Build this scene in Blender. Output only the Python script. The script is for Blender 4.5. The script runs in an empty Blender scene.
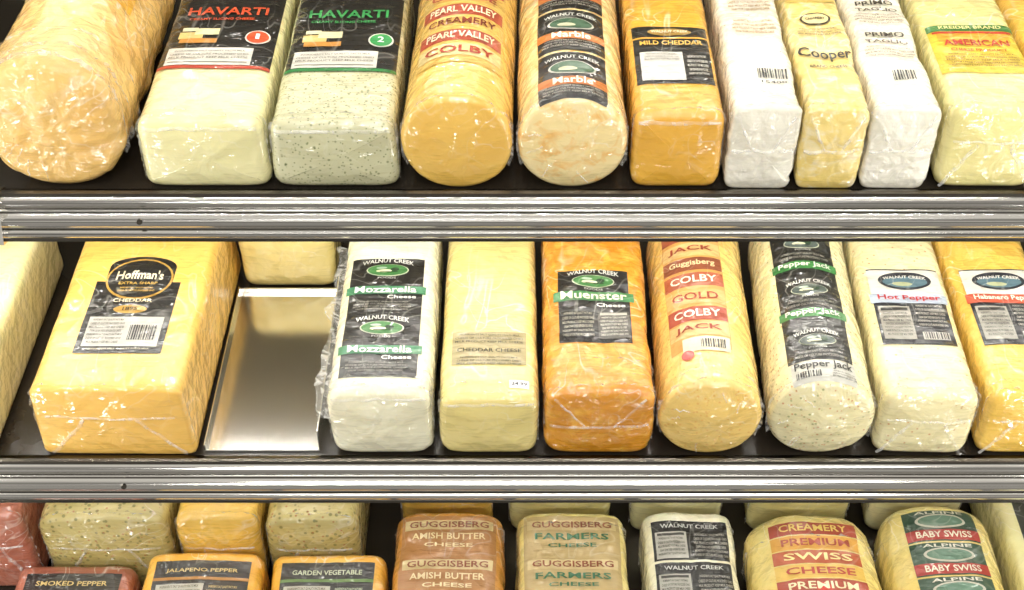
import bpy, bmesh, math, random
from mathutils import Vector, Matrix, noise
random.seed(7)
TILT=math.radians(22); PITCH=math.radians(20)
SC=bpy.context.scene
try:
    SC.view_settings.view_transform='Standard'; SC.view_settings.look='None'
except Exception: pass

def lin(c):
    if isinstance(c,str):
        c=[int(c[i:i+2],16)/255 for i in (0,2,4)]
    return tuple(((x/12.92) if x<=.04045 else ((x+.055)/1.055)**2.4) for x in c)+(1,)
MATS={}
def nodes(name):
    m=bpy.data.materials.new(name); m.use_nodes=True
    nt=m.node_tree; return m,nt,nt.nodes['Principled BSDF']
def coords(nt,stretch=None,rot=None):
    tc=nt.nodes.new('ShaderNodeTexCoord'); o=tc.outputs['Object']
    if stretch or rot:
        mp=nt.nodes.new('ShaderNodeMapping')
        if stretch: mp.inputs['Scale'].default_value=stretch
        if rot: mp.inputs['Rotation'].default_value=rot
        nt.links.new(o,mp.inputs[0]); o=mp.outputs[0]
    return o
def noise_node(nt,scale,detail=4,dist=0,stretch=None,rough=.5,rot=None):
    n=nt.nodes.new('ShaderNodeTexNoise')
    n.inputs['Scale'].default_value=scale; n.inputs['Detail'].default_value=detail
    n.inputs['Distortion'].default_value=dist; n.inputs['Roughness'].default_value=rough
    nt.links.new(coords(nt,stretch,rot),n.inputs['Vector'])
    return n
def ramp(nt,src,stops):
    r=nt.nodes.new('ShaderNodeValToRGB'); e=r.color_ramp.elements
    while len(e)<len(stops): e.new(.5)
    for i,(p,c) in enumerate(stops): e[i].position=p; e[i].color=c
    nt.links.new(src,r.inputs[0]); return r
def mixc(nt,fac,a,b):
    m=nt.nodes.new('ShaderNodeMix'); m.data_type='RGBA'
    for sock,v in ((m.inputs[0],fac),(m.inputs[6],a),(m.inputs[7],b)):
        if hasattr(v,'links'): nt.links.new(v,sock)
        else: sock.default_value=v
    return m.outputs[2]
def bump(nt,h,dist,st,prev=None):
    b=nt.nodes.new('ShaderNodeBump'); b.inputs['Strength'].default_value=st; b.inputs['Distance'].default_value=dist
    nt.links.new(h,b.inputs['Height'])
    if prev: nt.links.new(prev,b.inputs['Normal'])
    return b.outputs[0]
def wrinkles(nt,k=1,scale=1):
    # shrink film: broad waves, crumple facets, tension streaks
    n1=noise_node(nt,20*scale,2,.8)
    o=bump(nt,n1.outputs[0],.017*k,.85)
    nw=noise_node(nt,30*scale,2,0)
    ad=nt.nodes.new('ShaderNodeVectorMath'); ad.operation='MULTIPLY_ADD'; ad.inputs[1].default_value=(.03,.03,.03)
    nt.links.new(nw.outputs['Color'],ad.inputs[0]); nt.links.new(coords(nt),ad.inputs[2])
    v=nt.nodes.new('ShaderNodeTexVoronoi'); v.inputs['Scale'].default_value=58*scale; nt.links.new(ad.outputs[0],v.inputs['Vector'])
    o=bump(nt,v.outputs['Distance'],.0056*k,.9,o)
    n2=noise_node(nt,48*scale,2,.6,stretch=(.35,3.2,3.2),rot=(0,.2,.35))
    o=bump(nt,n2.outputs[0],.0036*k,.9,o)
    return o
def creases(nt,col,k,fac):
    # whitened crease lines of the clear wrap
    k0=(0,0,0,1); w=(fac,fac,fac,1)
    a=noise_node(nt,16*k,2,.8,stretch=(1,1,1.2),rot=(.2,.1,.3))
    ra=ramp(nt,a.outputs[0],[(.488,k0),(.499,w),(.501,w),(.509,k0)])
    b=noise_node(nt,24*k,2,.4,stretch=(1,.3,1),rot=(0,.3,-.5))
    rb=ramp(nt,b.outputs[0],[(.53,k0),(.540,w),(.543,w),(.553,k0)])
    ms=noise_node(nt,11,2); rm=ramp(nt,ms.outputs[0],[(.46,k0),(.62,(1,1,1,1))])
    m=nt.nodes.new('ShaderNodeMath'); m.operation='MAXIMUM'; nt.links.new(ra.outputs[0],m.inputs[0]); nt.links.new(rb.outputs[0],m.inputs[1])
    m2=nt.nodes.new('ShaderNodeMath'); m2.operation='MULTIPLY'; nt.links.new(m.outputs[0],m2.inputs[0]); nt.links.new(rm.outputs[0],m2.inputs[1])
    return mixc(nt,m2.outputs[0],col,lin('f6f3e6'))
def cheese(name,c1,c2,speck=None,marble=None,wrink=1,rough=.4,wscale=1):
    if name in MATS: return MATS[name]
    m,nt,b=nodes(name)
    n=noise_node(nt,14,4)
    col=mixc(nt,ramp(nt,n.outputs[0],[(.35,(0,0,0,1)),(.65,(1,1,1,1))]).outputs[0],lin(c1),lin(c2))
    if marble:
        n2=noise_node(nt,70,5,.8)
        col=mixc(nt,ramp(nt,n2.outputs[0],[(.50,(0,0,0,1)),(.66,(.75,.75,.75,1))]).outputs[0],col,lin(marble))
    for sc_,th,cc in (speck or []):
        v=nt.nodes.new('ShaderNodeTexVoronoi'); v.inputs['Scale'].default_value=sc_
        nt.links.new(coords(nt),v.inputs['Vector'])
        col=mixc(nt,ramp(nt,v.outputs['Distance'],[(th,(.7,.7,.7,1)),(th+.1,(0,0,0,1))]).outputs[0],col,lin(cc))
    col=creases(nt,col,1*wscale,.4*min(1,wrink))
    nt.links.new(col,b.inputs['Base Color'])
    b.inputs['Roughness'].default_value=rough
    b.inputs['Subsurface Weight'].default_value=.12
    b.inputs['Subsurface Radius'].default_value=(.012,.008,.003)
    b.inputs['Subsurface Scale'].default_value=.5
    b.inputs['Coat Weight'].default_value=1; b.inputs['Coat Roughness'].default_value=.05; b.inputs['Coat IOR'].default_value=1.8
    o=wrinkles(nt,wrink,wscale)
    nt.links.new(o,b.inputs['Coat Normal'])
    nb=noise_node(nt,34*wscale,4,1.6)
    nt.links.new(bump(nt,nb.outputs[0],.006,.3*min(2,wrink)),b.inputs['Normal'])
    MATS[name]=m; return m
def ink(c,coat=1):
    k='ink_'+c
    if k in MATS: return MATS[k]
    m,nt,b=nodes(k)
    n=noise_node(nt,60,3)
    cc=lin(c); c2=tuple(x*.85 for x in cc[:3])+(1,)
    nt.links.new(creases(nt,mixc(nt,n.outputs[0],cc,c2),1,.13),b.inputs['Base Color'])
    b.inputs['Roughness'].default_value=.4; b.inputs['Coat Weight'].default_value=coat; b.inputs['Coat Roughness'].default_value=.07; b.inputs['Coat IOR'].default_value=1.55
    nt.links.new(wrinkles(nt,.7),b.inputs['Coat Normal'])
    MATS[k]=m; return m
def film():
    if 'film' in MATS: return MATS['film']
    m,nt,b=nodes('clear_plastic_film')
    b.inputs['Base Color'].default_value=(.93,.92,.88,1); b.inputs['Roughness'].default_value=.12
    n=noise_node(nt,70,4,1.5)
    r=ramp(nt,n.outputs[0],[(.4,(.12,.12,.12,1)),(.7,(.5,.5,.5,1))])
    nt.links.new(r.outputs[0],b.inputs['Alpha'])
    nt.links.new(bump(nt,n.outputs[0],.006,.7),b.inputs['Normal'])
    MATS['film']=m; return m
def metal(name,c,rough,br=None):
    if name in MATS: return MATS[name]
    m,nt,b=nodes(name)
    n=noise_node(nt,10,2,stretch=br or (1,1,1))
    cc=lin(c); c2=tuple(x*.92 for x in cc[:3])+(1,)
    nt.links.new(mixc(nt,n.outputs[0],cc,c2),b.inputs['Base Color'])
    b.inputs['Metallic'].default_value=1
    r=nt.nodes.new('ShaderNodeMapRange'); r.inputs[3].default_value=rough*.9; r.inputs[4].default_value=rough*1.1
    nt.links.new(n.outputs[0],r.inputs[0]); nt.links.new(r.outputs[0],b.inputs['Roughness'])
    MATS[name]=m; return m
def paint(name,c,rough=.4,sc_=20):
    if name in MATS: return MATS[name]
    m,nt,b=nodes(name); n=noise_node(nt,sc_,4)
    cc=lin(c); c2=tuple(x*.8 for x in cc[:3])+(1,)
    nt.links.new(mixc(nt,n.outputs[0],cc,c2),b.inputs['Base Color']); b.inputs['Roughness'].default_value=rough
    MATS[name]=m; return m

# ---------- text meshes
TC={}
def textmesh(body,bold=True):
    if body in TC: return TC[body]
    cu=bpy.data.curves.new('t','FONT'); cu.body=body; cu.size=1; cu.resolution_u=2
    cu.offset=.018 if bold else 0
    ob=bpy.data.objects.new('t',cu); SC.collection.objects.link(ob)
    dg=bpy.context.evaluated_depsgraph_get(); me=bpy.data.meshes.new_from_object(ob.evaluated_get(dg))
    V=[(v.co.x,v.co.y) for v in me.vertices]; F=[tuple(p.vertices) for p in me.polygons]
    bpy.data.objects.remove(ob); bpy.data.curves.remove(cu); bpy.data.meshes.remove(me)
    x0=min(v[0] for v in V);x1=max(v[0] for v in V);y0=min(v[1] for v in V);y1=max(v[1] for v in V)
    V=[((v[0]-(x0+x1)/2)/(x1-x0),(v[1]-(y0+y1)/2)/(y1-y0)) for v in V]
    TC[body]=(V,F,(x1-x0)/(y1-y0)); return TC[body]

WORDS="PASTEURIZED MILK CHEESE CULTURE SALT ENZYMES KEEP REFRIGERATED NET WT INGREDIENTS PROCESSED QUALITY CREAM DAIRY FARM PRODUCT OF OHIO SERVING FACTS".split()
FINE=[" ".join(random.choice(WORDS) for _ in range(5)) for _ in range(4)]
LY=.00036
class Loaf:
    def __init__(s,name,w,h,L,p=7,taper=0,amp=.0011,freq=24,r=.009,dome=.003,mat=None,seed=None,r2=None):
        s.name=name;s.w=w;s.h=h;s.L=L;s.amp=amp;s.freq=freq;s.r=r;s.dome=dome;s.r2=r2 or r
        s.seed=seed if seed is not None else random.uniform(0,50)
        s.V=[];s.F=[];s.M=[];s.S=[];s.mats=[]
        pts=[];n=1440
        for i in range(n+1):
            a=math.pi/2-2*math.pi*i/n
            c,d=math.cos(a),math.sin(a)
            x=w/2*math.copysign(abs(c)**(2/p),c); z=h/2+h/2*math.copysign(abs(d)**(2/p),d)
            x*=1+taper*(.5-z/h); pts.append((x,z))
        acc=[0]
        for i in range(n): acc.append(acc[-1]+math.hypot(pts[i+1][0]-pts[i][0],pts[i+1][1]-pts[i][1]))
        s.pts=pts;s.acc=acc;s.P=acc[-1]
        s.base(mat)
    def mi(s,m):
        if m not in s.mats: s.mats.append(m)
        return s.mats.index(m)
    def sec(s,u):
        u=u%s.P
        lo,hi=0,len(s.acc)-1
        while hi-lo>1:
            md=(lo+hi)//2
            if s.acc[md]<=u: lo=md
            else: hi=md
        t=(u-s.acc[lo])/max(1e-9,s.acc[hi]-s.acc[lo])
        return s.pts[lo][0]*(1-t)+s.pts[hi][0]*t, s.pts[lo][1]*(1-t)+s.pts[hi][1]*t
    def disp(s,x,y,z):
        v=Vector((x,y*.7,z))*s.freq+Vector((s.seed,0,0))
        return s.amp*(noise.noise(v)+.35*noise.noise(v*3.3)+.08*noise.noise(v*7))
    def pt(s,u,y,off=0):
        x,z=s.sec(u); x1,z1=s.sec(u+.0012); x0,z0=s.sec(u-.0012)
        tx,tz=x1-x0,z1-z0; l=math.hypot(tx,tz) or 1
        nx,nz=-tz/l,tx/l
        if nx*x+nz*(z-s.h/2)<0: nx,nz=-nx,-nz
        e=y; ins=0; r=s.r
        if s.L-y<y: e=s.L-y; r=s.r2
        if e<r: ins=r-math.sqrt(max(0,r**2-(r-e)**2))
        d=s.disp(x,y,z)
        if z<s.h*.12: d=0
        k=off+d-ins
        return (x+nx*k,y,z+nz*k)
    def base(s,mat):
        N=112; ys=[]
        for a in range(0,7): ys.append(s.r*(1-math.sin(math.radians(90-a*15))))
        m=max(8,int((s.L-s.r-s.r2)/.0035))
        for i in range(1,m): ys.append(s.r+(s.L-s.r-s.r2)*i/m)
        for a in range(0,7): ys.append(s.L-s.r2+s.r2*math.sin(math.radians(a*15)))
        mi=s.mi(mat); V=s.V
        for y in ys:
            for i in range(N): V.append(s.pt(s.P*i/N,y))
        R=len(ys)
        for j in range(R-1):
            for i in range(N):
                a=j*N+i;b=j*N+(i+1)%N
                s.F.append((a,b,b+N,a+N)); s.M.append(mi); s.S.append(True)
        for end in (0,1):
            st=0 if end==0 else (R-1)*N
            ring=[V[st+i] for i in range(N)]; prev=st; K=12
            for k in range(1,K):
                f=1-k/K; cur=len(V)
                for i in range(N):
                    x,y,z=ring[i]; zz=s.h/2+(z-s.h/2)*f; xx=x*f
                    V.append((xx,s.capy(xx,zz,f) if end==0 else y+s.dome*(1-f*f),zz))
                for i in range(N):
                    q=(prev+i,cur+i,cur+(i+1)%N,prev+(i+1)%N)
                    s.F.append(q if end==0 else q[::-1]); s.M.append(mi); s.S.append(True)
                prev=cur
            c=len(V); V.append((0,s.capy(0,s.h/2,0) if end==0 else s.L+s.dome,s.h/2))
            for i in range(N):
                q=(prev+i,c,prev+(i+1)%N); s.F.append(q if end==0 else q[::-1]); s.M.append(mi); s.S.append(True)
    def capy(s,x,z,f):
        return -s.dome*(1-f*f)-(1-f**4)*abs(s.disp(x,0,z))*1.3
    def cap(s,a,b,off=.0006):
        x=a*s.w/2*.93; z=s.h/2+(b-.5)*s.h*.93
        f=max(abs(a),abs(2*b-1))
        return (x,s.capy(x,z,f)-off,z)
    def grid(s,fn,nu,nv,mat,smooth=True):
        st=len(s.V);mi=s.mi(mat)
        for j in range(nv+1):
            for i in range(nu+1): s.V.append(fn(i/nu,j/nv))
        for j in range(nv):
            for i in range(nu):
                a=st+j*(nu+1)+i
                s.F.append((a,a+1,a+nu+2,a+nu+1)); s.M.append(mi); s.S.append(smooth)
    def rect(s,u,y,w,h,c,layer=1,mat=None):
        nu=max(1,int(w/.002));nv=max(1,int(h/.0025))
        s.grid(lambda a,b:s.pt(u+(a-.5)*w,y+(b-.5)*h,.0003+LY*layer),nu,nv,mat or ink(c))
    def ell(s,u,y,rx,ry,c,layer=2):
        mi=s.mi(ink(c)); st=len(s.V); N=28;off=.0004+LY*layer
        s.V.append(s.pt(u,y,off))
        for k in (.33,.66,1):
            for i in range(N):
                a=2*math.pi*i/N; s.V.append(s.pt(u+rx*k*math.cos(a),y+ry*k*math.sin(a),off))
        for i in range(N):
            j=(i+1)%N
            s.F.append((st,st+1+i,st+1+j)); s.M.append(mi); s.S.append(True)
            for k in (0,1):
                b=st+1+k*N; s.F.append((b+i,b+N+i,b+N+j,b+j)); s.M.append(mi); s.S.append(True)
    def text(s,body,u,y,w,h,c,layer=3,arc=0):
        V,F,asp=textmesh(body)
        bm=bmesh.new(); vs=[bm.verts.new((x*w,yy*h,0)) for x,yy in V]
        for f in F:
            try: bm.faces.new([vs[i] for i in f])
            except Exception: pass
        bmesh.ops.triangulate(bm,faces=bm.faces[:])
        for _ in range(2):
            es=[e for e in bm.edges if e.calc_length()>.004]
            if not es: break
            bmesh.ops.subdivide_edges(bm,edges=es,cuts=1); bmesh.ops.triangulate(bm,faces=bm.faces[:])
        bm.verts.index_update(); st=len(s.V);mi=s.mi(ink(c)); off=.0008+LY*layer
        for v in bm.verts:
            yy=v.co.y-arc*(v.co.x/(w/2))**2
            s.V.append(s.pt(u+v.co.x,y+yy,off))
        for f in bm.faces: s.F.append(tuple(st+v.index for v in f.verts)); s.M.append(mi); s.S.append(False)
        bm.free()
    def fine(s,u,y,w,h,c,rows=4,layer=3):
        for i in range(rows):
            yy=y+h/2-(i+.5)*h/rows
            s.text(FINE[i%4],u,yy,w*(1 if i%3 else .9),h/rows*.6,c,layer)
    def panel(s,u,y,w,h,rows=6,bg='dcd8cc',c='3a3832',layer=2):
        s.rect(u,y,w,h,bg,layer)
        s.rect(u,y+h*.40,w*.86,h*.09,c,layer+1); s.fine(u,y-h*.06,w*.86,h*.74,c,rows,layer+1)
    def bars(s,u,y,w,h,c='111111',bg='f2f2ee',layer=2,n=16):
        if bg: s.rect(u,y,w*1.15,h*1.15,bg,layer)
        x=-w/2
        rr=random.Random(3)
        while x<w/2-.001:
            bw=rr.choice([.0006,.001,.0015]); s.rect(u+x+bw/2,y,bw,h,c,layer+1); x+=bw+rr.choice([.0008,.0013])
    def logo(s,u,y,w,c='3f7a3c',body="WALNUT CREEK"):
        s.ell(u,y,w*.35,w*.155,'c9ccb4',2); s.ell(u,y,w*.33,w*.142,c,3)
        s.ell(u-w*.06,y-w*.03,w*.13,w*.04,'d8d6b4',4); s.ell(u+w*.12,y+w*.01,w*.07,w*.05,'203d22',4); s.ell(u-w*.1,y+w*.05,w*.09,w*.03,'9fb4a0',4); s.rect(u+w*.02,y-w*.06,w*.3,w*.015,'1d2c1a',5)
        s.text(body,u,y+w*.24,w*.85,w*.10,'d8d8d0',3,arc=w*.08)
        s.text("FOODS",u,y-w*.205,w*.3,w*.05,'b8b8b0',3)
    def ruffle(s,y0=.006,width=.005,u0=None,u1=None):
        half=s.P*.33 if u1 is None else u1
        sd=random.uniform(0,30)
        def fn(a,b):
            u=(a*2-1)*half
            wv=noise.noise(Vector((u*160,sd,0)))
            x,y,z=s.pt(u,y0,-.0005)
            k=b*width*(.7+.6*noise.noise(Vector((u*60,sd,3))))
            x2,_,z2=s.pt(u,y0,-.0005+k)
            x2=max(-s.w/2-.0008,min(s.w/2+.0008,x2))
            return (x2,y-b*(.002+.004*wv),z2)
        s.grid(fn,150,3,film())
    def skirt(s,side,width=.012,zf=.3,y0=-.003,y1=None):
        y1=y1 or s.L; sd=random.uniform(0,30)
        def fn(a,b):
            y=y0+(y1-y0)*a
            ww=width*(.8+.5*noise.noise(Vector((y*35,sd,0))))
            return (side*(s.w/2-.002+b*ww),y, s.h*zf+ .004*noise.noise(Vector((y*70,b*2,sd)))*(b+.2)+b*.003)
        s.grid(fn,90,4,film())
    def folds(s,style='V'):
        def strip(a0,b0,a1,b1,w):
            sd=random.uniform(0,9)
            def fn(t,v):
                a=a0+(a1-a0)*t;b=b0+(b1-b0)*t
                dx,dz=(a1-a0)*s.w,(b1-b0)*s.h*2; l=math.hypot(dx,dz)
                k=(v-.5)*w*(1+.5*noise.noise(Vector((t*8,sd,0))))
                a+=-dz/l*k/(s.w/2)+.03*noise.noise(Vector((t*5,sd,4))); b+=dx/l*k/s.h+.03*noise.noise(Vector((t*5,sd,8)))
                x,y,z=s.cap(max(-1,min(1,a)),max(.02,min(.98,b)),.0006+.0012*math.sin(v*math.pi))
                return (x,y,z)
            s.grid(fn,30,4,film())
        if style=='V':
            strip(-.95,.02,-.35,.6,.004);strip(.95,.02,.35,.6,.004); strip(-.9,.62,.9,.62,.003)
        elif style=='H':
            strip(-.97,.5,.97,.52,.0035); strip(-.9,.95,-.3,.52,.003); strip(.9,.95,.3,.52,.003)
        elif style=='L':
            strip(-.97,.93,.97,.93,.004)
        elif style=='R':
            for _ in range(5):
                a=random.uniform(0,6.28); r0=random.uniform(.5,.7)
                strip(r0*math.cos(a),.5+.5*r0*math.sin(a),.9*math.cos(a+.2),.5+.45*math.sin(a+.2),.0014)
    def done(s,x,row,y=0,z=0,yaw=0):
        me=bpy.data.meshes.new(s.name); me.from_pydata(s.V,[],s.F)
        for m in s.mats: me.materials.append(m)
        me.polygons.foreach_set('material_index',s.M); me.polygons.foreach_set('use_smooth',s.S); me.update()
        ob=bpy.data.objects.new(s.name,me); SC.collection.objects.link(ob)
        R=Matrix.Rotation(TILT,4,'X')
        loc=Vector((x,0,ROW[row]))+R.to_3x3()@Vector((0,y-.005,z+.0006))
        ob.matrix_world=Matrix.Translation(loc)@R@Matrix.Rotation(math.radians(yaw),4,'Z')
        return ob
ROW={0:.521,1:.2605,2:0,3:-.2605}

# ---------- materials
C_colby=cheese('cheese_colby','e6bf72','d8aa5a',wrink=1.6)
C_gold=cheese('cheese_gold','ecc25e','e4b24a',wrink=.8)
C_cream=cheese('cheese_cream','e9e2ae','dfd79a',wrink=.8)
C_dill=cheese('cheese_dill','cbc8a2','bfbc94',speck=[(260,.16,'5f6b35'),(150,.12,'6a7344'),(90,.06,'4d5a2c')],wrink=.8)
C_marble=cheese('cheese_marble','f3dfa6','efd592',marble='eab056',wrink=1)
C_ched=cheese('cheese_cheddar','e8b23e','dea434')
C_hoff=cheese('cheese_sharp','eec062','e7b552',wrink=.7)
C_mozz=cheese('cheese_mozzarella','f0ebcf','eae4c0',wrink=1.1)
C_prov=cheese('cheese_provolone','ead890','e0cd7c',wrink=.9)
C_muen=cheese('cheese_muenster','dc9620','cc8210',marble='e8b040',wrink=1.5)
C_pj=cheese('cheese_pepper_jack','eae0b4','e1d6a0',speck=[(170,.13,'c07038'),(130,.1,'7d8a4a')],wrink=1.2)
C_colp=cheese('cheese_colby_jack','eecd7a','e5be60',speck=[(190,.16,'dc9f48')],wrink=1.1)
C_hot=cheese('cheese_hot_pepper','e7ddae','dbce9a',speck=[(120,.07,'b8602c')],wrink=1.2)
C_hab=cheese('cheese_habanero','e9c058','e1b448',wrink=1.2)
C_white=cheese('paper_wrap_white','ebe6d6','dfd9c4',wrink=1.1,wscale=1.5)
C_wy=cheese('wrap_yellow','e6c96a','e8d188',marble='ece0ba',wrink=1.2)
C_am=cheese('cheese_american','e7dc98','dccf86')
C_veg=cheese('cheese_vegetable','c2b474','b2a260',speck=[(140,.2,'6c6e36'),(130,.1,'a4542e')])
C_red=cheese('cheese_red','b9735a','a05a44')
C_sw=cheese('cheese_swiss','e2c460','e4d288',wrink=1.4)
C_amb=cheese('cheese_amber','cf9440','c28430',wrink=1.4)

K='171512'
# ================= ROW 1
l=Loaf('round_cheese_loaf',.122,.128,.27,p=2.15,amp=.0040,freq=36,r=.014,mat=C_colby)
l.ruffle(.014,.008); l.ruffle(.034,.006); l.ruffle(.06,.005); l.folds('R'); l.rect(.02,.17,.08,.09,'dca632'); l.text('COLBY',.02,.185,.066,.02,'a83020'); l.fine(.02,.15,.06,.02,'a83020',3)
l.done(-.3935,1)

def havarti(name,mat,tc,num,x,w,h,bot):
    l=Loaf(name,w,h,.27,p=7,taper=.05,mat=mat,r=.010)
    W=w*.92; c=.146; H=.130
    l.rect(0,c,W,H,K,1)
    l.text('HAVARTI',0,c+.032,W*.74,.014,tc); l.text('CREAMY SLICING CHEESE',-W*.04,c+.018,W*.6,.004,tc)
    l.rect(-W*.06,c-.046,W*.76,.028,'d8d4c8',2); l.fine(-W*.06,c-.044,W*.70,.016,'777468',3,3); l.rect(-W*.06,c-.056,W*.70,.0015,'777468',3)
    l.rect(0,c-.0635,W,.005,bot,2)
    l.rect(-W*.28,c-.010,W*.22,.012,'d9c07a',2); l.rect(-W*.14,c-.004,W*.22,.011,'eadfae',3); l.rect(-W*.20,c-.020,W*.34,.008,'c98c3e',3); l.rect(-W*.30,c-.000,W*.14,.006,'efe4b8',3)
    l.ell(W*.33,c-.014,.0115,.0115,'e8e4d8',3); l.ell(W*.33,c-.014,.0100,.0100,tc,4); l.text(num,W*.33,c-.014,.0035 if num=='1' else .006,.009,'ffffff',5)
    l.ruffle(.009,.004); l.ruffle(.017,.003); l.folds('L')
    l.done(x,1)
havarti('havarti_cheese_loaf',C_cream,'d8542a','1',-.2665,.110,.073,'b03a20')
havarti('dill_havarti_cheese_loaf',C_dill,'3aa055','2',-.1535,.109,.070,'2c7a3c')

l=Loaf('round_colby_cheese_loaf',.0955,.097,.25,p=2.1,mat=C_gold,dome=.006,r=.007)
l.rect(.0,.150,.084,.19,'dcb45a',1)
for k,(c,t,col,bg) in enumerate([(.215,'COLBY','a8341c','e4cc8c'),(.190,'COLBY','ecd8a0','a8402c'),(.168,'CHEESE','a8402c',None),(.143,'PEARL VALLEY','f0e2bc','b04a30'),(.122,'CREAMERY','8a3a24',None),(.098,'PEARL VALLEY','f0e2bc','b04a30'),(.074,'COLBY','b0391f','e4cc8c')]):
    if bg: l.rect(0,c,.078,.019,bg,2)
    l.text(t,0,c,.062,.011,col,3)
l.ruffle(.006,.004); l.done(-.0475,1,yaw=-1.2)

l=Loaf('round_marble_cheese_loaf',.0945,.096,.25,p=2.1,mat=C_marble,dome=.005,r=.008,amp=.0015)
for c in (.181,.109,.037):
    l.rect(0,c,.062,.069,K,1); l.ell(0,c+.010,.021,.010,'c9c5b8',2); l.ell(0,c+.010,.019,.0088,'3c5f44',3); l.ell(-.004,c+.007,.008,.003,'c8c6a4',4); l.text('WALNUT CREEK',0,c+.025,.048,.005,'d8d8d0',3,arc=.003)
    l.rect(0,c-.010,.062,.012,'c8742c',2); l.text('Marble',0,c-.010,.034,.010,'fff0d8',3); l.fine(0,c-.024,.052,.012,'a9a496',3)
l.ruffle(.006,.004); l.ruffle(.02,.003); l.folds('R'); l.done(.0515,1,yaw=-.7)

l=Loaf('mild_cheddar_cheese_loaf',.078,.080,.25,p=7,mat=C_ched)
l.rect(0,.093,.068,.094,K,1); l.ell(0,.130,.020,.006,'a8853a',2); l.text('WALNUT CREEK',0,.130,.034,.004,'f6ecc8',3)
l.rect(0,.120,.068,.0025,'d8a53a',2)
l.text('MILD CHEDDAR',0,.111,.056,.007,'e8b850',3); l.rect(-.010,.074,.038,.046,'d6d3ca',2); l.fine(.021,.074,.018,.034,'c8c4b8',5); l.fine(-.010,.088,.031,.013,'8a867c',3)
l.ruffle(.009,.003); l.folds('L'); l.done(.1425,1,yaw=-.4)

for nm,x,w,mat,lg in (('paper_wrapped_cheese_loaf',.2150,.059,C_white,0),('paper_wrapped_cheese_loaf',.2750,.054,C_wy,1),('paper_wrapped_cheese_loaf',.3335,.058,C_white,2)):
    l=Loaf(nm,w,.086,.25,p=8,mat=mat,amp=.0026,freq=42,r=.004)
    if lg==0:
        for c in (.20,.16,.12): l.fine(.002,c+.01,w*.66,.024,'a5824a',4,1)
        l.bars(.010,.052,.026,.014,bg=None); l.text('15400',.010,.040,.022,.003,'222222',2)
    elif lg==1:
        l.rect(0,.2,w*.85,.05,'e0c468',1); l.text('COOPER',0,.205,w*.7,.012,'3a3022',2); l.fine(0,.185,w*.7,.014,'6a5a3a',3,2)
        l.ell(.0,.145,.014,.010,'3a2f20',2); l.ell(.0,.145,.012,.008,'e6d49a',3); l.text('CREAMERY',0,.145,.018,.004,'3a2f20',4)
        l.fine(0,.122,w*.7,.014,'6a5a3a',3,2)
        l.text('Cooper',0,.080,w*.85,.020,'221c14',2,arc=-.004); l.text('BRAND CHEESE',0,.062,w*.6,.004,'221c14',2)
    else:
        for c in (.21,.155,.10):
            l.text('PRIMO',0,c+.016,w*.6,.008,'3c3428',2); l.text('TAGLIO',0,c+.004,w*.66,.006,'55483a',2); l.fine(0,c-.012,w*.75,.018,'8a7a65',4,2)
        l.bars(.006,.05,.02,.014,bg=None)
    l.folds('H'); l.ruffle(.006,.003)
    l.done(x,1,yaw=-1.2)

l=Loaf('american_cheese_loaf',.086,.086,.25,p=7,mat=C_am)
l.rect(0,.093,.078,.078,'dcc03c',1); l.rect(0,.127,.078,.010,'3f7a35',2); l.text('KREIDER BRAND',0,.127,.056,.005,'f4e9a0',3)
l.rect(0,.111,.064,.015,'d8a030',2); l.rect(0,.119,.07,.003,'c8402a',3); l.text('AMERICAN',0,.101,.058,.010,'b8301e',3); l.text('CHEESE PRODUCT',0,.089,.050,.004,'b8301e',3); l.fine(0,.073,.064,.022,'8a6a20',5)
l.folds('V'); l.ruffle(.009,.004); l.done(.413,1,yaw=-.9)
l=Loaf('yellow_cheese_loaf',.08,.08,.25,p=7,mat=C_hab); l.rect(0,.11,.06,.08,'efe9d8'); l.folds('V'); l.done(.503,1)

# ================= ROW 2
l=Loaf('large_pale_cheese_loaf',.135,.090,.27,p=9,mat=C_cream); l.folds('V'); l.done(-.553,2)
l=Loaf('sharp_cheddar_cheese_block',.143,.090,.27,p=12,taper=.06,mat=C_hoff,r=.005,amp=.0008)
W=.082;c=.098; u=.002
l.rect(u,c-.002,W,.100,K,1); l.rect(u,c+.056,W*.8,.03,K,1); l.ell(u,c+.070,W*.4,.016,K,1)
l.ell(u,c+.052,W*.40,.030,'b8903c',2); l.ell(u,c+.052,W*.375,.0275,K,3); l.text("Hoffman's",u,c+.058,W*.56,.013,'e8dcb8',4,arc=.002); l.text('EXTRA SHARP',u,c+.045,W*.46,.004,'d0a84a',4)
l.fine(u,c+.036,W*.44,.008,'d0a84a',2,4)
l.text('CHEDDAR',u,c+.020,W*.46,.005,'e8dcb8',3); l.ell(u,c+.008,.016,.006,'b8903c',2); l.text('1895',u,c+.008,.014,.005,'2a2010',3)
l.rect(u,c-.023,W*.86,.040,'bcb9ae',2); l.fine(u-W*.2,c-.023,W*.4,.035,'45423a',7,3); l.bars(u+W*.22,c-.025,W*.3,.020,layer=3,bg=None); l.fine(u,c-.047,W*.8,.003,'d8d0b0',1,3)
l.folds('V'); l.ruffle(.006,.003); l.done(-.3695,2,yaw=-.6)

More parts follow.
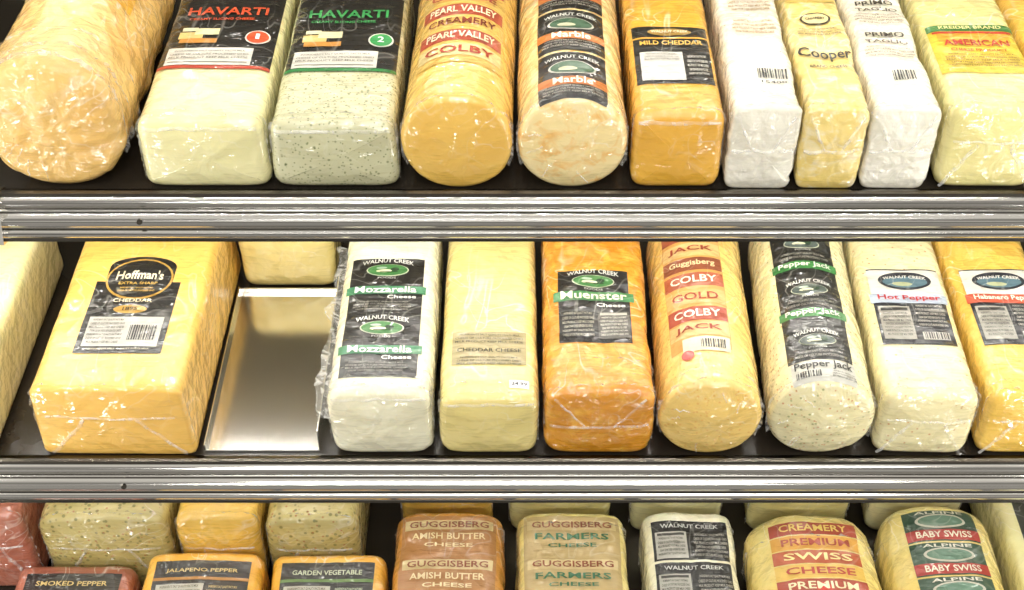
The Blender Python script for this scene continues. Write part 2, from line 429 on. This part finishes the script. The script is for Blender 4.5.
def boxpart(V,F,M,x0,x1,y0,y1,z0,z1,mi=0):
    s=len(V)
    V+= [(x,y,z) for z in (z0,z1) for y in (y0,y1) for x in (x0,x1)]
    for f in ((0,2,3,1),(4,5,7,6),(0,1,5,4),(2,6,7,3),(0,4,6,2),(1,3,7,5)): F.append(tuple(s+i for i in f)); M.append(mi)
def mesh(name,V,F,M,mats,mw=None,bevel=0,smooth=False):
    me=bpy.data.meshes.new(name); me.from_pydata(V,[],F)
    for m in mats: me.materials.append(m)
    me.polygons.foreach_set('material_index',M); me.update()
    ob=bpy.data.objects.new(name,me); SC.collection.objects.link(ob)
    if mw: ob.matrix_world=mw
    if bevel:
        b=ob.modifiers.new('b','BEVEL'); b.width=bevel; b.segments=2
    return ob
def rowmat(row,x=0,y=0,z=0):
    R=Matrix.Rotation(TILT,4,'X'); return Matrix.Translation(Vector((x,0,ROW[row]))+R.to_3x3()@Vector((0,y,z)))@R
V,F,M=[],[],[]
boxpart(V,F,M,-.058,.052,.0,.225,.0005,.0025); boxpart(V,F,M,-.058,-.0565,.0,.225,.0025,.010); boxpart(V,F,M,.0505,.052,.0,.225,.0025,.030); boxpart(V,F,M,-.058,.052,.224,.226,.0025,.008)
mesh('steel_shelf_tray',V,F,M,[metal('brushed_steel','e6e5e0',.15,(1,.3,1))],rowmat(2,-.2335),bevel=.0004)
l=Loaf('pale_cheese_loaf',.10,.075,.09,p=7,mat=C_prov); l.rect(0,.04,.05,.04,'d8cfae'); l.done(-.237,2,y=.238)

l=Loaf('mozzarella_cheese_loaf',.0955,.086,.26,p=5.5,mat=C_mozz,amp=.002)
for c in (.179,.096):
    l.rect(-.002,c-.035,.072,.083,K,1); l.logo(-.002,c-.012,.060)
    l.rect(-.002,c-.041,.078,.011,'3f7f56',2); l.text('Mozzarella',-.002,c-.041,.060,.009,'e8e8e0',3); l.text('Cheese',.014,c-.0515,.028,.005,'e8e8e0',3); l.fine(-.004,c-.064,.056,.014,'8a887e',4)
l.skirt(-1,.018,.62,-.003,.24); l.ruffle(.009,.007); l.ruffle(.02,.005); l.ruffle(.032,.004); l.folds('L'); l.done(-.1215,2)

l=Loaf('provolone_cheese_loaf',.0915,.078,.26,p=5.5,mat=C_prov)
l.rect(0,.066,.070,.044,'a89a6a',1); l.text('CHEDDAR CHEESE',0,.062,.06,.005,'443f2c',2); l.fine(0,.048,.06,.012,'4b4630',3,2); l.fine(0,.078,.064,.014,'4b4630',3,2)
l.rect(.028,.018,.018,.010,'f2f0ea',1); l.text('24.99',.028,.018,.014,.004,'333333',2)
l.ruffle(.008,.005); l.ruffle(.02,.004); l.folds('L'); l.done(-.0215,2)

l=Loaf('muenster_cheese_loaf',.101,.086,.26,p=5.5,mat=C_muen,amp=.0026,freq=30)
c=.116
l.rect(-.002,c,.069,.102,K,1); l.logo(-.002,c+.034,.060); l.rect(-.002,c+.012,.078,.013,'3f7f46',2); l.text('Muenster',-.002,c+.0125,.064,.011,'ece8d0',3); l.text('Cheese',.014,c-.001,.028,.005,'e2e2da',3)
l.panel(.016,c-.027,.030,.036,6,'4a4740','b8b4a6'); l.fine(-.018,c-.027,.030,.034,'8c8876',6,3)
l.ruffle(.009,.006); l.ruffle(.024,.004); l.ruffle(.045,.003); l.folds('H'); l.done(.0805,2,yaw=-.5)

l=Loaf('round_colby_jack_cheese_loaf',.096,.098,.25,p=2.1,mat=C_colp,dome=.006,r=.008,amp=.0018)
l.rect(-.010,.141,.060,.19,'d39e52',1)
for (c_,t,col,bg) in [(.222,'COLBY','f4e8d0','a85434'),(.198,'JACK','9c3c20','dab474'),(.176,'Guggisberg','f0d8a8','8c4a2c'),(.153,'COLBY','f4e8d0','a85434'),(.129,'GOLD','9c3c20','dca866'),(.105,'COLBY','f4e8d0','a8482c'),(.084,'JACK','9c3c20','dab474')]:
    if bg: l.rect(-.010,c_-.012,.058,.019,bg,2)
    l.text(t,-.010,c_-.012,.044,.010,col,3)
l.rect(-.004,.051,.044,.018,'d8cfae',2); l.bars(.002,.051,.022,.011,layer=3,bg=None); l.ell(-.022,.038,.006,.006,'c83a28',3)
l.ruffle(.007,.005); l.ruffle(.02,.003); l.folds('R'); l.done(.1830,2,yaw=-1.5)

l=Loaf('round_pepper_jack_cheese_loaf',.097,.099,.25,p=2.1,mat=C_pj,dome=.006,r=.009,amp=.0022)
for c in (.202,.133,.064):
    l.rect(-.004,c,.062,.069,'1e1e1b',1); l.logo(-.004,c-.008,.050,'4a5650')
    l.rect(-.004,c+.029,.066,.011,'3a7f3c',2); l.text('Pepper Jack',-.004,c+.029,.052,.009,'e6eada',3); l.fine(-.004,c-.027,.048,.010,'8c897e',2)
l.rect(-.002,.016,.062,.026,'c4c2b6',1); l.text('Pepper Jack',-.002,.022,.054,.012,'22221e',2); l.bars(-.016,.011,.024,.008,layer=2,bg=None); l.fine(.016,.011,.024,.009,'44443c',3,2)
l.ruffle(.008,.006); l.ruffle(.034,.004); l.folds('R'); l.done(.2850,2,yaw=-2.8)

def pep(name,mat,x,w,t,tc,band,yaw):
    l=Loaf(name,w,.082,.26,p=6,mat=mat)
    c=.120
    l.rect(0,c,.070,.108,'1c1d22',1); l.rect(0,c+.032,.070,.040,'d2cec2',2); l.ell(0,c+.036,.026,.013,'22242c',3); l.ell(0,c+.034,.022,.008,'52707c',4); l.ell(-.003,c+.031,.010,.003,'a8ac84',5); l.text('WALNUT CREEK',0,c+.041,.042,.004,'e2ded2',5,arc=.003)
    l.rect(0,c+.010,.074,.013,band,3); l.text(t,0,c+.010,.060,.009,tc,4)
    l.panel(-.017,c-.024,.030,.046,7,'9c988c','22211e'); l.fine(.017,c-.014,.028,.032,'a8a498',6,2); l.bars(.017,c-.042,.022,.009,layer=2,bg='b8b4a8')
    l.ruffle(.009,.005); l.ruffle(.02,.003); l.folds('V'); l.done(x,2,yaw=yaw)
pep('hot_pepper_cheese_loaf',C_hot,.383,.089,'Hot Pepper','c0302a','a9b4c2',-2)
pep('habanero_cheese_loaf',C_hab,.480,.089,'Habanero Pepper','f4ecdc','c05030',-.6)

# ================= ROW 3
def blk(name,mat,x,w,h,L,y,txt,tc,bg=K,z=0,stripe=None,p=6,lab=True):
    l=Loaf(name,w,h,L,p=p,mat=mat,amp=.002)
    if lab:
        lc=L*.60; lh=min(L*.55,.06)
        l.rect(0,lc,w*.8,lh,bg,1); l.text(txt,0,lc+lh*.28,w*.60,lh*.10,tc,2)
        if stripe: l.rect(0,lc+lh*.12,w*.8,lh*.06,stripe,2)
        l.rect(-w*.16,lc-lh*.20,w*.40,lh*.42,'b8b4a4',2); l.fine(-w*.16,lc-lh*.20,w*.36,lh*.38,'55523f',4,3); l.fine(w*.2,lc-lh*.20,w*.26,lh*.38,tc,4,2)
    l.ruffle(.008,.003); l.folds('V'); l.done(x,3,y=y,z=z); return l
blk('jalapeno_cheese_block',C_ched,-.315,.122,.082,.110,0,'JALAPENO PEPPER','c8b070',stripe='a8742c')
blk('vegetable_cheese_block',C_ched,-.188,.118,.078,.110,0,'GARDEN VEGETABLE','b8c0a0',stripe='5a7a3a')
blk('pepper_cheese_block',C_red,-.452,.122,.060,.110,0,'SMOKED PEPPER','c8b070')
blk('herb_cheese_block',C_veg,-.421,.134,.120,.16,.120,'HERB','55523f','c6c2b4')
blk('cheddar_cheese_block',C_hab,-.3035,.086,.122,.16,.120,'SWISS','c8c0a8','6b6242',stripe='a8985c')
blk('vegetable_cheese_block',C_veg,-.206,.096,.118,.16,.120,'','',lab=False)
blk('salami_cheese_block',C_red,-.545,.090,.125,.16,.120,'','',lab=False)
def gug(name,mat,x,t1,t2,tc,b1):
    l=Loaf(name,.114,.086,.160,p=5,mat=mat,amp=.0024,freq=32,r2=.012)
    l.rect(0,.082,.100,.136,b1,1)
    for cc in (.138,.088,.038):
        l.rect(0,cc,.092,.012,'d2bc84',2); l.text('GUGGISBERG',0,cc,.082,.008,'8c4a24',3)
        l.text(t1,0,cc-.015,.076,.008,tc,3); l.text(t2,0,cc-.026,.05,.005,tc,3)
    l.ruffle(.008,.004); l.ruffle(.14,.006); l.done(x,3)
gug('butter_cheese_loaf',C_amb,-.0655,'AMISH BUTTER','CHEESE','e6cf98','a8743c')
gug('farmers_cheese_loaf',C_prov,.062,'FARMERS','CHEESE','2f6a44','b9a068')
l=Loaf('white_cheese_loaf',.096,.086,.160,p=5,mat=C_mozz,amp=.0026,freq=34,r2=.012)
for c in (.118,.065): l.rect(0,c,.078,.050,K,1); l.text('WALNUT CREEK',0,c+.018,.06,.005,'c8c8c0',2); l.panel(-.020,c-.006,.032,.034,5,'b0ada0'); l.fine(.020,c-.006,.034,.032,'a8a498',6,2)
l.ruffle(.008,.005); l.ruffle(.14,.005); l.done(.1845,3)
l=Loaf('round_swiss_cheese_wheel',.134,.094,.162,p=2.5,mat=C_sw,amp=.0028,freq=30,r2=.034)
for k,(c,t,col,bg) in enumerate([(.128,'CREAMERY','e8c86a','a8452c'),(.110,'PREMIUM','a8452c','d9a040'),(.092,'SWISS','f6e29a','b8582c'),(.074,'CHEESE','b8452c','e0b850'),(.056,'PREMIUM','e8d8a8','a8452c'),(.038,'SWISS','b8452c','e0b850')]):
    l.rect(0,c,.092,.0165,bg,1); l.text(t,0,c,.070,.009,col,2)
l.ell(0,.052,.008,.007,'c83a28',3); l.ruffle(.01,.006); l.ruffle(.12,.005); l.done(.311,3)
l=Loaf('baby_swiss_cheese_loaf',.118,.094,.172,p=2.4,mat=C_sw,amp=.0028,r2=.03)
for c in (.132,.090,.048): l.rect(0,c,.076,.040,'2f4a36',1); l.ell(0,c+.005,.026,.009,'b8b4a0',2); l.ell(0,c+.005,.023,.007,'52745c',3); l.text('ALPINE',0,c+.016,.05,.004,'d8d4c0',2); l.rect(0,c-.012,.076,.013,'a8342a',2); l.text('BABY SWISS',0,c-.012,.056,.008,'e4dcc0',3)
l.ruffle(.01,.006); l.ruffle(.13,.005); l.done(.445,3)
l=Loaf('pale_cheese_loaf',.09,.085,.25,p=6,mat=C_cream); l.rect(0,.12,.06,.1,'3a3a30'); l.done(.560,3)
for nm,mt,x,w in (('pale_cheese_block',C_hab,-.072,.10),('pale_cheese_block',C_am,.052,.11),('pale_cheese_block',C_cream,.180,.10),('pale_cheese_block',C_am,.315,.11),('pale_cheese_block',C_cream,.443,.10)):
    l=Loaf(nm,w,.080,.11,p=6,mat=mt,amp=.002); l.rect(0,.05,w*.6,.05,'8a8468'); l.fine(0,.05,w*.5,.04,'e0dcc8',4,2); l.ruffle(.008,.004); l.done(x,3,y=.195)

# ================= CASE
X0,X1=-.64,.64
dark=paint('shelf_dark','2c2721',.2); white=paint('case_panel','c2bfb6',.4)
chrome=metal('chrome_trim','eceae4',.11,(.3,3,3)); sdark=metal('dark_trim','6c675e',.22)
def wall(name,x0,x1,y0,y1,z0,z1,m):
    V,F,M=[],[],[]; boxpart(V,F,M,x0,x1,y0,y1,z0,z1); return mesh(name,V,F,M,[m])
wall('wall_back',X0-.02,X1+.02,.365,.385,-.45,.80,paint('back_panel','b5b0a2',.3))
wall('wall_left',X0-.02,X0,-.02,.365,-.45,.80,white)
wall('wall_right',X1,X1+.02,-.02,.365,-.45,.80,white)
for r in (0,1,2,3):
    V,F,M=[],[],[]
    boxpart(V,F,M,X0+.001,X1-.001,-.006,.345,-.003,0,0)
    boxpart(V,F,M,X0+.001,X1-.001,-.006,.345,-.007,-.003,1)
    sh=mesh('display_shelf',V,F,M,[dark,white],rowmat(r))
    z=ROW[r]; prof=[(-.006,.000),(-.014,.0005),(-.0165,-.0015),(-.0165,-.0035)]; grooves=[]
    def bmp(zt,zb,y,d,n=7):
        grooves.append(len(prof)-1)
        for i in range(n+1):
            a=math.pi*i/n; prof.append((y-d*math.sin(a),zt+(zb-zt)*i/n))
    bmp(-.0052,-.0150,-.0155,.0026,14); bmp(-.0162,-.0190,-.0150,.0012,6); bmp(-.0202,-.0345,-.015,.0038,18); bmp(-.0357,-.0425,-.0152,.0018,10)
    grooves+=[len(prof)-1,len(prof),len(prof)+1]
    prof+= [(-.0155,-.043),(-.0150,-.046),(-.008,-.046),(-.008,-.042),(-.006,-.006)]
    x0=-.4475 if r==1 else X0-.01; x1=X1+.01
    V,F,M=[],[],[]; n=len(prof)
    for x in (x0,x1):
        for (y,zz) in prof: V.append((x,y,z+zz))
    for i in range(n):
        j=(i+1)%n; F.append((i,j,n+j,n+i)); M.append(1 if i in grooves or i<3 else 0)
    F.append(tuple(range(n-1,-1,-1))); M.append(0); F.append(tuple(range(n,2*n))); M.append(0)
    boxpart(V,F,M,x0-.004,x0,-.022,-.002,z-.047,z+.001)
    for sx in ((-.327,) if r==1 else (-.366,)):
        s0=len(V); zz=z-.0265
        for i in range(10):
            a=2*math.pi*i/10; V.append((sx+.0024*math.cos(a),-.0206,zz+.0024*math.sin(a)))
        for i in range(10):
            a=2*math.pi*i/10; V.append((sx+.003*math.cos(a),-.017,zz+.003*math.sin(a)))
        F.append(tuple(range(s0,s0+10))); M.append(1)
        for i in range(10): F.append((s0+i,s0+(i+1)%10,s0+10+(i+1)%10,s0+10+i)); M.append(1)
    mesh('shelf_rail',V,F,M,[chrome,sdark])
    if r<3:
        zl=z+.010; yl=.072
        V,F,M=[],[],[]
        boxpart(V,F,M,-.6,.6,yl-.006,yl+.006,zl,zl+.008,0)
        n=44
        for i in range(n):
            cx=-.59+1.18*i/(n-1); s0=len(V)
            for k in range(8):
                a=2*math.pi*k/8; V.append((cx+.0036*math.cos(a),yl+.0036*math.sin(a),zl-.0003))
            F.append(tuple(range(s0+7,s0-1,-1))); M.append(1)
        e,nt,b=nodes('led_emitter'); b.inputs['Emission Color'].default_value=(1,.97,.89,1); b.inputs['Emission Strength'].default_value=(290,330,110)[r]
        mesh('led_light_strip',V,F,M,[sdark,e])
        ld=bpy.data.lights.new('led_strip_lamp','AREA'); ld.shape='RECTANGLE'; ld.size=1.15; ld.size_y=.008; ld.energy=(.16,.26,.12)[r]; ld.color=(1,.97,.89)
        lo=bpy.data.objects.new('led_strip_lamp',ld); SC.collection.objects.link(lo); lo.location=(0,yl,zl-.002); lo.rotation_euler=(math.radians(-15),0,0)
# canopy LED bar over the case opening, held by the case ends
V,F,M=[],[],[]
boxpart(V,F,M,-.66,.66,-.262,-.238,.752,.775,0); boxpart(V,F,M,-.66,-.64,-.24,.385,.755,.80,0); boxpart(V,F,M,.64,.66,-.24,.385,.755,.80,0)
for i in range(27):
    cx=-.62+1.24*i/26; s0=len(V)
    for k in range(8):
        a=2*math.pi*k/8; V.append((cx+.005*math.cos(a),-.25+.005*math.sin(a),.7515))
    F.append(tuple(range(s0+7,s0-1,-1))); M.append(1)
e,nt,b=nodes('canopy_led'); b.inputs['Emission Color'].default_value=(1,.98,.94,1); b.inputs['Emission Strength'].default_value=340
mesh('canopy_light_bar',V,F,M,[sdark,e])

# ================= store lamps and door-frame tubes of the case
def area(name,loc,tgt,sx,sy,e,col):
    ld=bpy.data.lights.new(name,'AREA'); ld.shape='RECTANGLE'; ld.size=sx; ld.size_y=sy; ld.energy=e; ld.color=col
    o=bpy.data.objects.new(name,ld); SC.collection.objects.link(o); o.location=loc
    o.rotation_euler=(Vector(tgt)-Vector(loc)).to_track_quat('-Z','Y').to_euler()
for (x,y,z,e) in ((.2,-2.2,2.0,24),(-.1,-3.2,1.2,42)):
    area('store_ceiling_lamp',(x,y,z),(0,.1,.05),1.9,.16,e,(1,.98,.94))
for sx in (-1,1):
    area('door_frame_lamp',(sx*.70,-.26,.12),(sx*.05,.1,.12),.03,.95,2.8,(1,.98,.94))
w=bpy.data.worlds.new('store_surroundings'); SC.world=w; w.use_nodes=True; nt=w.node_tree; bg=nt.nodes['Background']
tc=nt.nodes.new('ShaderNodeTexCoord'); sp=nt.nodes.new('ShaderNodeSeparateXYZ'); nt.links.new(tc.outputs['Generated'],sp.inputs[0])
mr=nt.nodes.new('ShaderNodeMapRange'); mr.inputs[1].default_value=-1; mr.inputs[2].default_value=1; nt.links.new(sp.outputs['Z'],mr.inputs[0])
def g(v): return (v,v*.95,v*.87,1)
r=ramp(nt,mr.outputs[0],[(0,g(.14)),(.10,g(.50)),(.18,g(.22)),(.30,g(.50)),(.36,g(.80)),(.40,g(.22)),(.48,g(.10)),(.53,g(.2)),(.57,g(.85)),(.62,g(.35)),(.78,g(.25)),(.86,g(.9)),(1,g(.55))])
nt.links.new(r.outputs[0],bg.inputs[0]); bg.inputs[1].default_value=.75

cam=bpy.data.cameras.new('camera'); co=bpy.data.objects.new('camera',cam); SC.collection.objects.link(co)
cam.lens=48.16; cam.sensor_width=36; cam.clip_start=.01
co.location=(0,-1.171,.585); co.rotation_euler=(math.radians(70),0,0); SC.camera=co
